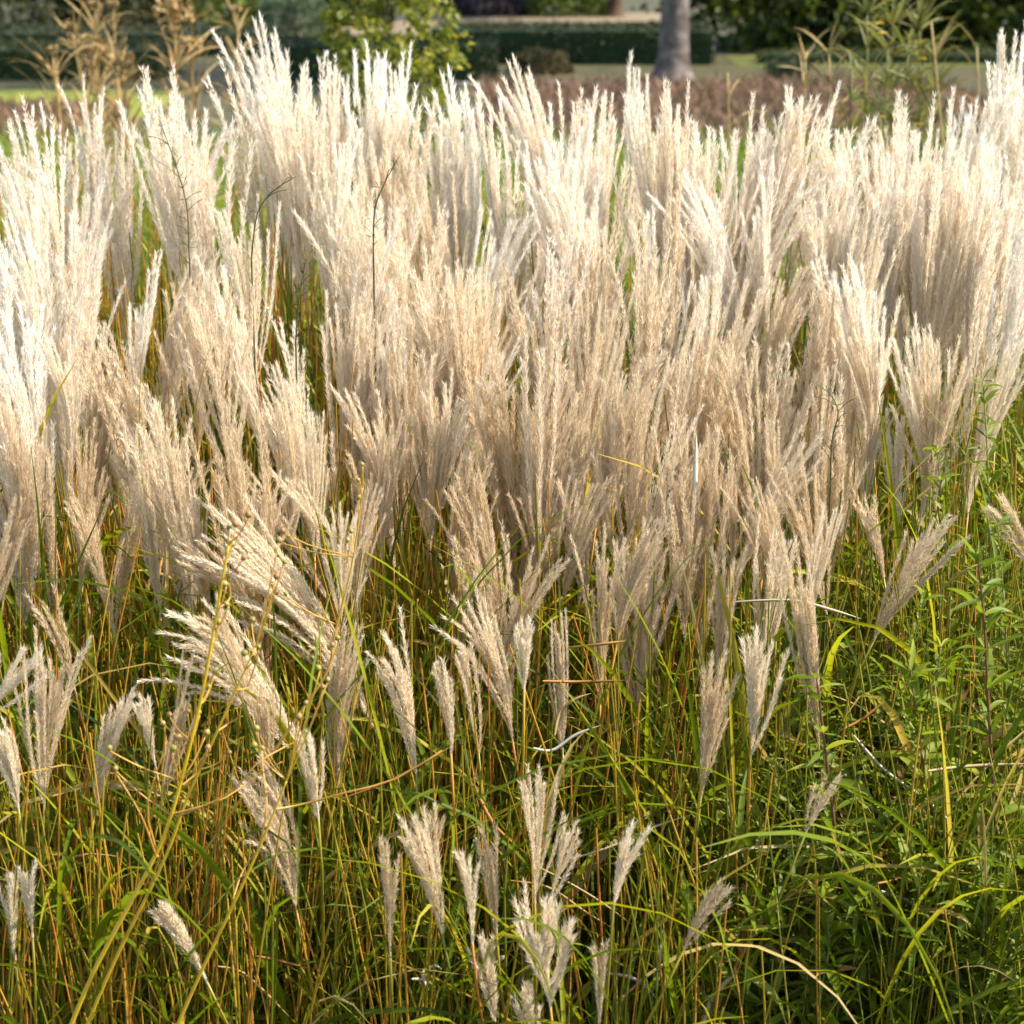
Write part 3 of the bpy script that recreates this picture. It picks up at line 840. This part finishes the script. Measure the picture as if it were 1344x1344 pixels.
GAPS = [(470, 560, 16, 50, .5), (560, 420, 12, 60, .4), (700, 520, 14, 60, .4), (120, 480, 20, 60, .4), (330, 520, 18, 60, .5), (60, 300, 16, 60, .4), (1000, 420, 12, 60, .4), (860, 560, 16, 60, .5), (290, 262, 34, 70, .9), (178, 262, 26, 60, .8), (392, 385, 24, 50, .8), (645, 190, 22, 40, .7), (815, 205, 24, 55, .8), (255, 470, 30, 60, .25), (230, 620, 40, 60, .3),
        (100, 190, 25, 40, .6), (980, 190, 20, 50, .5), (1275, 560, 80, 120, .9)]
TARGET_N = 244 - plume_count
cells, ny = [], 10
for j in range(ny):
    nx = 22
    for i in range(nx):
        cells.append(((i + (j % 2) * 0.5 + 0.0) / nx, j / ny))
random.shuffle(cells)
done = 0
for rep in range(3):
    for (u, v) in cells:
        if done >= TARGET_N: break
        x = -40 + (1344 + 80) * (u + random.uniform(-.025, .025))
        env = np.interp(x, [s[0] for s in SKY_TIPS], [s[1] for s in SKY_TIPS])
        lo = np.interp(x, [0, 300, 560, 900, 1080, 1150, 1344], [480, 470, 460, 480, 440, 310, 290])
        y = env + 25 + (lo + random.uniform(-60, 110) - env - 25) * (v + random.uniform(0, .1)) ** 0.95
        if any(abs(x - g[0]) < g[2] + 14 and g[1] - 230 < y < g[1] + g[3] and random.random() < g[4] for g in GAPS): continue
        tilt = random.gauss(0, 0.13) + np.interp(x, [0, 300, 700, 1000, 1344], [-0.02, -0.10, -0.05, 0.07, 0.02])
        mass_plume((x, y), random.uniform(0.29, 0.42), tilt, depth_of(y) + random.uniform(-.2, .2))
        done += 1

# looser plumes scattered at mixed heights along the stand's ragged lower edge
SC_X = [(15, 520), (62, 430), (150, 470), (190, 560), (235, 640), (300, 540), (345, 470), (372, 590), (405, 520), (440, 655), (452, 480), (500, 640), (520, 560), (545, 455), (580, 560),
        (606, 500), (634, 690), (640, 575), (668, 470), (700, 545), (725, 690), (752, 500), (780, 600), (796, 700), (815, 520), (842, 470), (880, 690), (900, 520), (925, 640),
        (960, 590), (990, 640), (1016, 540), (1045, 620), (1065, 560), (1092, 470), (1124, 430), (1150, 500), (1188, 420), (1260, 420), (1320, 450), (1085, 680), (1050, 720), (30, 690), (262, 880), (470, 840), (740, 800)]
for (x, y) in SC_X:
    mass_plume((x + random.uniform(-12, 12), y + random.uniform(-20, 20)), random.uniform(0.17, 0.31), random.gauss(0, 0.17), depth_of(y) - random.uniform(0.0, 0.12))

# labels for the stand: shape, lean, tier and the landmark behind
seen = {}
for rec in mass_list:
    seen.setdefault(rec[3:5], []).append(rec)
NEIGH = ["tallest", "second tallest", "third tallest", "fourth tallest", "fifth tallest", "sixth tallest", "seventh tallest", "eighth tallest", "ninth tallest", "tenth tallest", "eleventh tallest", "twelfth tallest"]
for (mk, tier), recs in seen.items():
    recs.sort(key=lambda q: q[5][1])
    for i, (r, shape, lean, _, _, tip, tilt) in enumerate(recs):
        where = {"skyline": "plume on the skyline before %s", "upper": "plume in the upper stand below %s",
                 "middle": "plume in mid stand below %s", "lower": "plume low in the stand below %s"}[tier] % mk
        r["label"] = f"{NEIGH[min(i, 11)]} {where}, {shape} and {lean}"

# ------------------------------------------------------------------ grass of the stand: uncountable culms and blades
NT = 330
TUFT_Y = 2.6 + 2.1 * R.uniform(0, 1, NT)
TUFT_X = R.uniform(-1, 1, NT) * (0.235 * TUFT_Y + 0.30)


def stand_points(n, sig=0.05):
    i = R.randint(0, NT, n)
    y = np.maximum(TUFT_Y[i] + R.normal(0, sig, n), 2.57)
    x = TUFT_X[i] + R.normal(0, sig, n)
    return x, y


top_h = lambda y: np.interp(y, [2.3, 2.5, 2.7, 3.0, 3.3, 4.0, 4.7], [0.46, 0.56, 0.66, 0.78, 0.86, 1.02, 1.10])

mb = MB()
n = 6500
x, y = stand_points(n)
h = top_h(y) * R.uniform(0.75, 1.22, n)
s = np.linspace(0, 1, 7)
lean_x, lean_y = R.normal(0, 0.07, n), R.normal(-0.03, 0.06, n)
cur = R.normal(0, 0.03, (n, 2))
P = np.stack([x[:, None] + lean_x[:, None] * s + cur[:, :1] * np.sin(s * 3.1), y[:, None] + lean_y[:, None] * s + cur[:, 1:] * np.sin(s * 3.1), h[:, None] * s], -1)
n_green = np.interp(x / y, [-0.2, 0.04, 0.14], [0.08, 0.12, 0.45])
rad = np.linspace(1.0, 0.55, 7)[None] * R.uniform(0.0012, 0.0023, n)[:, None]
tubes(mb, P, rad, 5, tint=np.clip(R.normal(0.5, 0.3, n) - n_green, 0, 1))
tag(mb.build('grass_culms', M['culm']), "thin olive to orange grass stems crowding upright below the plumes", "grass stems", kind='stuff')

mb = MB()
n = 6500
x, y = stand_points(n)
hh = top_h(y)
z0 = hh * R.uniform(0.0, 0.75, n)
L = R.uniform(0.25, 0.62, n)
ribbons(mb, np.stack([x, y, z0], -1), R.uniform(0, 6.28, n), R.uniform(0.8, 1.5, n), np.abs(R.normal(0.9, 0.6, n)), L, np.where(R.rand(n) < 0.2, R.uniform(0.008, 0.0125, n), R.uniform(0.003, 0.0075, n)), 7,
        tint=np.clip(np.where(R.rand(n) < 0.14, R.uniform(0.75, 1, n), R.normal(0.38, 0.2, n)), 0, 1), sway=R.normal(0, 0.3, n))
tag(mb.build('grass_blades', M['blade']), "tangled green grass blades filling the stand below the plumes", "grass", kind='stuff')

mb = MB()
n = 7500
y = 2.6 + 1.3 * R.uniform(0, 1, n) ** 1.3
x = y * np.clip(0.245 - 0.16 * R.uniform(0, 1, n) ** 1.5, 0.06, 0.25)
z = np.interp(y, [2.6, 3.0, 3.9], [0.58, 0.72, 0.98]) * R.uniform(0.35, 1.0, n)
ribbons(mb, np.stack([x, y, z], -1), R.uniform(0, 6.28, n), R.uniform(-0.3, 1.3, n), R.uniform(0.0, 1.4, n), R.uniform(0.035, 0.10, n), R.uniform(0.004, 0.0125, n), 5,
        prof='lance', tint=np.clip(R.normal(0.6, 0.28, n), 0, 1), sway=R.normal(0, 0.5, n))
tag(mb.build('weed_foliage', M['weed']), "fine green weed leaves tangled among the grass stems", "weeds", kind='stuff')

# ------------------------------------------------------------------ yellow stems with round seed capsules
def capsule_mesh(seed):
    r = np.random.RandomState(seed)
    mb = MB()
    nu, nv = 10, 7
    V = []
    for j in range(nv + 1):
        t = j / nv * math.pi
        rr = math.sin(t) * (1.0 + 0.06 * math.sin(t * 2))
        for i in range(nu):
            a = i / nu * 2 * math.pi
            rib = 1 + 0.05 * math.cos(5 * a)
            V.append((0.0034 * rr * rib * math.cos(a), 0.0034 * rr * rib * math.sin(a), 0.0038 * (1 - math.cos(t)) - 0.0002))
    q = [[j * nu + i, j * nu + (i + 1) % nu, (j + 1) * nu + (i + 1) % nu, (j + 1) * nu + i] for j in range(nv) for i in range(nu)]
    mb.add(V, None, q)
    tube(mb, [(0, 0, 0.0072), (0, 0, 0.009), (0.0003, 0, 0.0105)], [0.0006, 0.0004, 0.0002], 5)
    for k in range(5):
        ribbons(mb, np.array([[0, 0, 0]]), k * 1.257, 0.3, -1.1, 0.005, 0.0022, 3, prof='lance')
    return mb.mesh('seed_capsule', M['capsule'])


CAPS = [capsule_mesh(i) for i in range(3)]


def px_path(pts, Y, dys=None):
    return np.array([np.array(at(a, b, Y + (0 if dys is None else dys[i]))) for i, (a, b) in enumerate(pts)])


def smooth(P, n):
    P = np.asarray(P, float)
    t = np.linspace(0, len(P) - 1, n)
    out = []
    for v in t:
        i = min(int(v), len(P) - 2)
        u = v - i
        p0, p1, p2, p3 = P[max(i - 1, 0)], P[i], P[i + 1], P[min(i + 2, len(P) - 1)]
        out.append(0.5 * (2 * p1 + (p2 - p0) * u + (2 * p0 - 5 * p1 + 4 * p2 - p3) * u * u + (3 * p1 - p0 - 3 * p2 + p3) * u ** 3))
    return np.array(out)


def capsule_stem(label, main, branches, caps, Y, r0=0.0034, tint=0.45):
    Y = DY(Y)
    P = smooth(px_path(main, Y), 22)
    b = P[0].copy()
    d = nrm(P[0] - P[3])
    g = P[0] + d * (P[0][2] / max(0.2, -d[2]))
    P = np.concatenate([[g + (P[0] - g) * k for k in np.linspace(0, 0.85, 5)], P])
    o = g.copy()
    root = thing('capsule_stem', tuple(o), label, "seed-head plant", "yellow stems with round seed capsules")
    mb = MB()
    tube(mb, P - o, np.linspace(r0, r0 * 0.42, len(P)), 8, tint=tint)
    mb.build('stem', M['ystem'], root)
    ends = []
    for br in branches:
        Q = smooth(px_path(br, Y, [0] + [R.uniform(-.03, .03) for _ in br[1:]]), 9)
        mb = MB()
        tube(mb, Q - o, np.linspace(0.0013, 0.0007, 9), 5, tint=0.9)
        mb.build('branch', M['ystem'], root)
    for i, (a, c) in enumerate(caps):
        pos = np.array(at(a, c, Y + R.uniform(-.02, .02)))
        k = link('seed_capsule', CAPS[i % 3], root)
        k.location = pos - o
        k.rotation_euler = (random.uniform(-.7, .7), random.uniform(-.7, .7), random.uniform(0, 6))
        k.scale = [random.uniform(0.75, 1.2)] * 3
        # short stalk to the nearest main stem point
        j = int(np.argmin(np.linalg.norm(P - pos, axis=1) + np.maximum(0, P[:, 2] - pos[2] + 0.02) * 3))
        if np.linalg.norm(P[j] - pos) < 0.16:
            mb = MB()
            tube(mb, smooth([P[j] - o, (P[j] * 0.45 + pos * 0.55) - o - np.array([0, 0, 0.004]), pos - o], 6), 0.0008, 4, tint=0.8)
            mb.build('pedicel', M['ystem'], root)
    return root


capsule_stem("thickest yellow stem slanting up from the frame bottom, set with round seed capsules",
             [(85, 1365), (128, 1265), (190, 1150), (225, 1070), (262, 925), (280, 830), (292, 760), (300, 715)],
             [[(205, 1125), (185, 1070), (152, 1015)], [(207, 1120), (193, 1060), (215, 985), (216, 955)], [(208, 1125), (195, 1090), (215, 1000), (218, 965)], [(228, 1068), (290, 1050), (335, 1020), (370, 1000)],
              [(232, 1072), (300, 1042), (340, 1000), (385, 975)], [(240, 1030), (262, 1010), (272, 985)], [(268, 905), (285, 880), (305, 868)], [(285, 800), (302, 785), (300, 765)]],
             [(152, 1012), (143, 985), (216, 952), (232, 972), (222, 940), (272, 985), (270, 965), (262, 938), (246, 935), (300, 795), (297, 770), (304, 718), (300, 695), (310, 692), (326, 680), (318, 735), (288, 820), (225, 985), (275, 905), (282, 885)],
             1.98, 0.0031)
capsule_stem("second yellow stem forking from the thickest one near the frame bottom",
             [(105, 1368), (150, 1262), (215, 1130), (245, 1050), (285, 960), (310, 905), (335, 850)],
             [[(285, 960), (300, 950), (318, 940)], [(310, 905), (325, 900), (340, 855)]],
             [(340, 852), (318, 860), (272, 988), (300, 990), (330, 815), (366, 712), (362, 760), (372, 740)], 2.02, 0.0025, 0.3)
capsule_stem("slender yellow stem rising past the curly woolly plume",
             [(222, 1370), (262, 1280), (300, 1200), (338, 1118), (362, 1060), (376, 1025)],
             [[(340, 1112), (350, 1060), (345, 1010), (338, 960)], [(362, 1062), (400, 1055), (455, 1040), (520, 1022), (580, 985)], [(340, 1115), (320, 1140), (306, 1180)]],
             [(338, 958), (335, 982), (346, 985), (392, 945), (400, 925), (425, 905), (420, 880), (436, 850), (430, 895)], 2.0, 0.0026, 0.3)
capsule_stem("orange-brown stem with green seed capsules before the arching plumes",
             [(350, 1000), (398, 930), (430, 880), (440, 830), (460, 750), (470, 690), (476, 640)],
             [[(440, 830), (428, 810), (420, 790)]],
             [(476, 612), (472, 632), (470, 655), (455, 712), (462, 700), (445, 840), (436, 852), (372, 700), (368, 712), (362, 780), (375, 782)], 2.3, 0.0020, 0.85)

# ------------------------------------------------------------------ leafy weeds with dark stems
LEAF = []
for i in range(6):
    mb = MB()
    ribbons(mb, np.zeros((1, 3)), 0.0, 0.35 + 0.1 * i, 0.5 + 0.25 * (i % 3), 1.0, 0.14 + 0.04 * (i % 3), 8, prof='lance', fold=0.3, twist=(-0.5, 0.3, 0.6, -0.2, 0.1, 0.5)[i], tint=(0.15, 0.4, 0.55, 0.7, 0.9, 0.3)[i])
    LEAF.append(mb.mesh('leaf', M['weed']))


def weed(label, main, Y, nleaf, r0=0.0030, lmin=0.035, lmax=0.085, tint=0.2, tuft=0):
    Y = DY(Y)
    P = smooth(px_path(main, Y), 24)
    d = nrm(P[0] - P[4])
    g = P[0] + d * (P[0][2] / max(0.3, -d[2])) if P[0][2] > 0.02 else P[0]
    P = np.concatenate([[g + (P[0] - g) * k for k in np.linspace(0, 0.85, 5)], P])
    o = g.copy()
    root = thing('leafy_weed', tuple(o), label, "weed", "leafy weeds among the grass")
    mb = MB()
    tube(mb, P - o, np.linspace(r0, r0 * 0.35, len(P)), 6, tint=tint)
    mb.build('stem', M['weed_stem'], root)
    nleaf = min(96, int(nleaf * 2.0))
    for k in range(nleaf):
        f = (k + 0.5) / nleaf
        i = min(len(P) - 1, 3 + int(f * (len(P) - 3)))
        l = link('leaf', LEAF[(k * 5 + random.randint(0, 2)) % 6], root)
        l.location = P[i] - o
        l.rotation_euler = (random.uniform(-.4, .4), random.uniform(-.6, .5), k * 2.4 + random.uniform(-.4, .4))
        l.scale = [random.uniform(lmin, lmax) * (1.2 - 0.55 * f)] * 3
    return root


weed("dark red stemmed weed with broad drooping leaves", [(1135, 1370), (1118, 1250), (1100, 1120), (1085, 1000), (1072, 890)], 2.33, 34, 0.0040, 0.04, 0.10)
weed("tall dark stemmed weed near the frame edge", [(1325, 1370), (1318, 1240), (1308, 1100), (1298, 940), (1292, 820), (1284, 740)], 2.36, 46, 0.0034)
weed("purplish leaning weed stem beside the tall dark stemmed weed", [(1262, 1370), (1250, 1220), (1225, 1080), (1205, 960), (1195, 880)], 2.42, 44, 0.0028)
weed("bushy green weed between the dark stemmed ones", [(1200, 1370), (1195, 1230), (1215, 1080), (1222, 950), (1235, 850)], 2.50, 56, 0.0024, 0.03, 0.06, 0.8)
weed("fine-leaved green weed over the tangled dry blades", [(1040, 1372), (1050, 1240), (1030, 1120), (1020, 1000)], 2.46, 44, 0.0022, 0.025, 0.06, 0.8)
weed("low bushy weed in the frame's lower corner", [(1290, 1400), (1280, 1300), (1292, 1200), (1285, 1120)], 2.24, 50, 0.0024, 0.035, 0.075, 0.9)
weed("pale feathery weed below the lone leaning plume", [(1160, 1280), (1172, 1100), (1180, 960), (1195, 860), (1215, 780)], 2.62, 56, 0.0022, 0.02, 0.05, 0.7)
weed("grey-green weed behind the whitish drooping plume", [(1330, 1100), (1326, 940), (1318, 800), (1310, 690)], 2.7, 52, 0.0022, 0.02, 0.05, 0.7)
weed("leafy weed lowest beside the dark red stemmed one", [(1090, 1420), (1075, 1330), (1088, 1240), (1080, 1170)], 2.22, 30, 0.0024, 0.04, 0.085, 0.9)
weed("slight weed among orange stems near the bottom edge", [(950, 1400), (965, 1310), (985, 1230), (978, 1180)], 2.3, 22, 0.0020, 0.035, 0.07, 0.8)
weed("bright tall weed edging the stand above the lone plume", [(1310, 900), (1300, 740), (1296, 600), (1290, 500)], 3.0, 50, 0.0022, 0.025, 0.05, 0.9)
weed("weed with narrow leaves on the stand's open flank", [(1240, 940), (1246, 800), (1238, 680), (1230, 590)], 2.9, 46, 0.0022, 0.025, 0.05, 0.8)

# thin dark twigs among the plumes
def twig(label, pts, Y, n):
    Y = DY(Y)
    P = smooth(px_path(pts, Y), 16)
    g = np.array([P[0][0], P[0][1] + 0.03, 0])
    P = np.concatenate([[g + (P[0] - g) * k for k in np.linspace(0, 0.9, 4)], P])
    o = g.copy()
    root = thing('dark_twig', tuple(o), label, "twig", "thin dark twigs between the plumes")
    mb = MB()
    tube(mb, P - o, np.linspace(0.0016, 0.0007, len(P)), 5)
    for k in range(n):
        i = 6 + int((len(P) - 7) * k / n)
        a = nrm(P[min(i + 1, len(P) - 1)] - P[i])
        e = P[i] + (a * 0.5 + np.array([random.uniform(-1, 1), random.uniform(-.6, .3), random.uniform(-.1, .6)])) * random.uniform(0.015, 0.035)
        tube(mb, smooth([P[i] - o, (P[i] + e) / 2 - o + np.array([0, 0, .003]), e - o], 5), 0.0005, 4)
    mb.build('stem', M['twig'], root)
    m = n * 4
    i = R.randint(5, len(P), m)
    mb = MB()
    ribbons(mb, P[i] - o, R.uniform(0, 6.28, m), R.uniform(-.2, 1.1, m), R.uniform(-.3, .8, m), R.uniform(0.008, 0.02, m), 0.0016, 3, prof='lance', tint=R.uniform(0, 1, m))
    mb.build('leaflets', M['twig'], root)


twig("branched dark twig forking between the plumes below the dried tan stalks", [(252, 420), (248, 330), (245, 270), (230, 215), (212, 165)], 3.55, 12)
twig("dark twig slanting across a plume below the tall skyline plume", [(330, 340), (338, 280), (360, 250), (388, 232)], 3.5, 6)
twig("small dark sprig slanting before the plumes below the yellow-green shrub", [(490, 330), (492, 275), (505, 240), (524, 205)], 3.4, 8)
twig("fine dark sprig in the green gap under the dark hedge corner", [(388, 450), (392, 400), (398, 360), (404, 335)], 3.3, 8)
twig("fine olive sprig at the open flank of the stand", [(1090, 640), (1092, 580), (1100, 540), (1085, 510)], 2.85, 8)

# ------------------------------------------------------------------ single dry blades and straws
def dry_blade(label, pts, Y, w=0.004, tint=0.8, flat=True):
    Y = DY(Y)
    w = w * 1.15
    P = smooth(px_path(pts, Y, [R.uniform(-.02, .02) for _ in pts]), 14)
    o = P[0].copy()
    mb = MB()
    T = nrm(np.gradient(P, axis=0))
    up = nrm(np.cross(T, np.array([0.1, 1.0, 0.15])))
    n2 = np.cross(T, up)
    s = np.linspace(0, 1, 14)
    hw = (w / 2 * np.minimum(1, 0.6 + 2 * s) * np.clip((1.03 - s) * 3, 0, 1))[:, None]
    V = np.stack([P - up * hw, P + n2 * hw * 0.5, P + up * hw, P - n2 * hw * 0.2], 1) - o
    i = np.arange(13)[:, None] * 4
    k = np.arange(4)[None]
    q = np.stack([i + k, i + (k + 1) % 4, i + 4 + (k + 1) % 4, i + 4 + k], -1).reshape(-1, 4)
    mb.add(V, None, q, 0, tint)
    ob = mb.build('dry_blade', M['straw'])
    ob.location = o
    return tag(ob, label, "dry blade", "dry blades caught among the stems")


for a in (
    ("white dry blade arching below the bright blunt plume", [(700, 982), (725, 985), (755, 965), (788, 952)], 2.4, 0.004, 1.0),
    ("orange straw lying level beside the plume with crooked fingers", [(712, 894), (760, 895), (820, 893)], 2.5, 0.004, 0.1),
    ("short orange straw pointing at the bright blunt plume", [(745, 850), (785, 846), (822, 841)], 2.52, 0.0035, 0.15),
    ("tan blade tip bent like a hook near the level orange straw", [(728, 965), (735, 935), (755, 918), (776, 910)], 2.45, 0.004, 0.4),
    ("pale curled blade hooking down near the bottom edge", [(796, 1278), (825, 1282), (848, 1295), (862, 1312)], 2.28, 0.005, 0.95),
    ("white curled blade tip near the stout woolly plume", [(562, 1300), (555, 1278), (570, 1268), (580, 1272)], 2.25, 0.005, 1.0),
    ("pale blade bending over next to the white curled tip", [(540, 1285), (558, 1287), (572, 1296)], 2.26, 0.005, 0.9),
    ("long orange straw slanting under the open fan plume", [(670, 1156), (720, 1165), (765, 1195), (802, 1217)], 2.28, 0.0035, 0.15),
    ("yellow straw crossing beneath the open fan plume", [(700, 1135), (745, 1158), (790, 1185), (838, 1220)], 2.3, 0.003, 0.4),
    ("thin pale straw running out of the fluffy tipping plume", [(740, 1130), (800, 1112), (860, 1085), (905, 1070)], 2.3, 0.003, 0.7),
    ("vertical white blade edge in the lower grass", [(862, 1300), (866, 1262), (870, 1218)], 2.3, 0.004, 1.0),
    ("pale broken straw beside the stout woolly plume", [(645, 1265), (655, 1260), (662, 1254)], 2.24, 0.008, 0.7),
    ("rusty straw leaning over the lower weeds", [(1100, 960), (1130, 945), (1162, 920)], 2.45, 0.004, 0.0),
    ("orange straw crossing the dark red stemmed weed", [(1105, 1145), (1145, 1160), (1190, 1150)], 2.3, 0.004, 0.1),
    ("long pale straw slanting among the weeds", [(1105, 1165), (1160, 1172), (1220, 1195), (1290, 1225)], 2.34, 0.006, 0.75),
    ("pale yellow straw lying level across the tall dark stemmed weed", [(1218, 1012), (1270, 1006), (1350, 1002)], 2.32, 0.0045, 0.6),
    ("greyish straw slanting above the weeds", [(1120, 965), (1160, 1010), (1215, 1050), (1260, 1090)], 2.46, 0.004, 0.8),
    ("tan broad blade swept up from the bottom edge", [(925, 1370), (950, 1300), (1000, 1210), (1060, 1160)], 2.24, 0.006, 0.1),
    ("yellow-green dry blade arching from the bottom edge", [(915, 1375), (935, 1310), (970, 1275)], 2.2, 0.008, 0.6),
    ("thin brown straw arcing across toward the forked plume", [(450, 1048), (500, 1030), (550, 1005), (595, 978)], 2.32, 0.003, 0.05),
    ("orange blade bent down across the open fan's side", [(602, 1010), (625, 1040), (650, 1085), (690, 1120)], 2.36, 0.005, 0.05),
    ("reddish straw below the curly woolly plume", [(335, 1255), (370, 1262), (408, 1272)], 2.27, 0.004, 0.05),
    ("tan straw hooked over by the slender yellow stem", [(280, 1268), (315, 1275), (345, 1300), (385, 1340)], 2.25, 0.004, 0.3),
    ("dull purple-brown straw in the lower dark gap", [(215, 1240), (245, 1290), (280, 1320), (305, 1350)], 2.3, 0.004, 0.1),
    ("thin yellow straw arching beside the frame edge", [(0, 1155), (50, 1140), (110, 1122), (155, 1124)], 2.3, 0.003, 0.5),
    ("pale straw slanting from the wide golden plume to the weeds", [(965, 790), (1040, 788), (1090, 800), (1130, 812)], 2.6, 0.0035, 0.7),
    ("tan straw rising toward the whitish drooping plume", [(1240, 770), (1265, 750), (1300, 735)], 2.55, 0.0035, 0.3),
    ("level orange straw in the dry stems near the leaning double plume", [(470, 1228), (520, 1229), (580, 1229)], 2.3, 0.003, 0.1),
    ("white blade strip hanging beside the golden leaning plume", [(908, 690), (912, 640), (914, 570)], 2.85, 0.006, 1.0),
):
    dry_blade(*a)
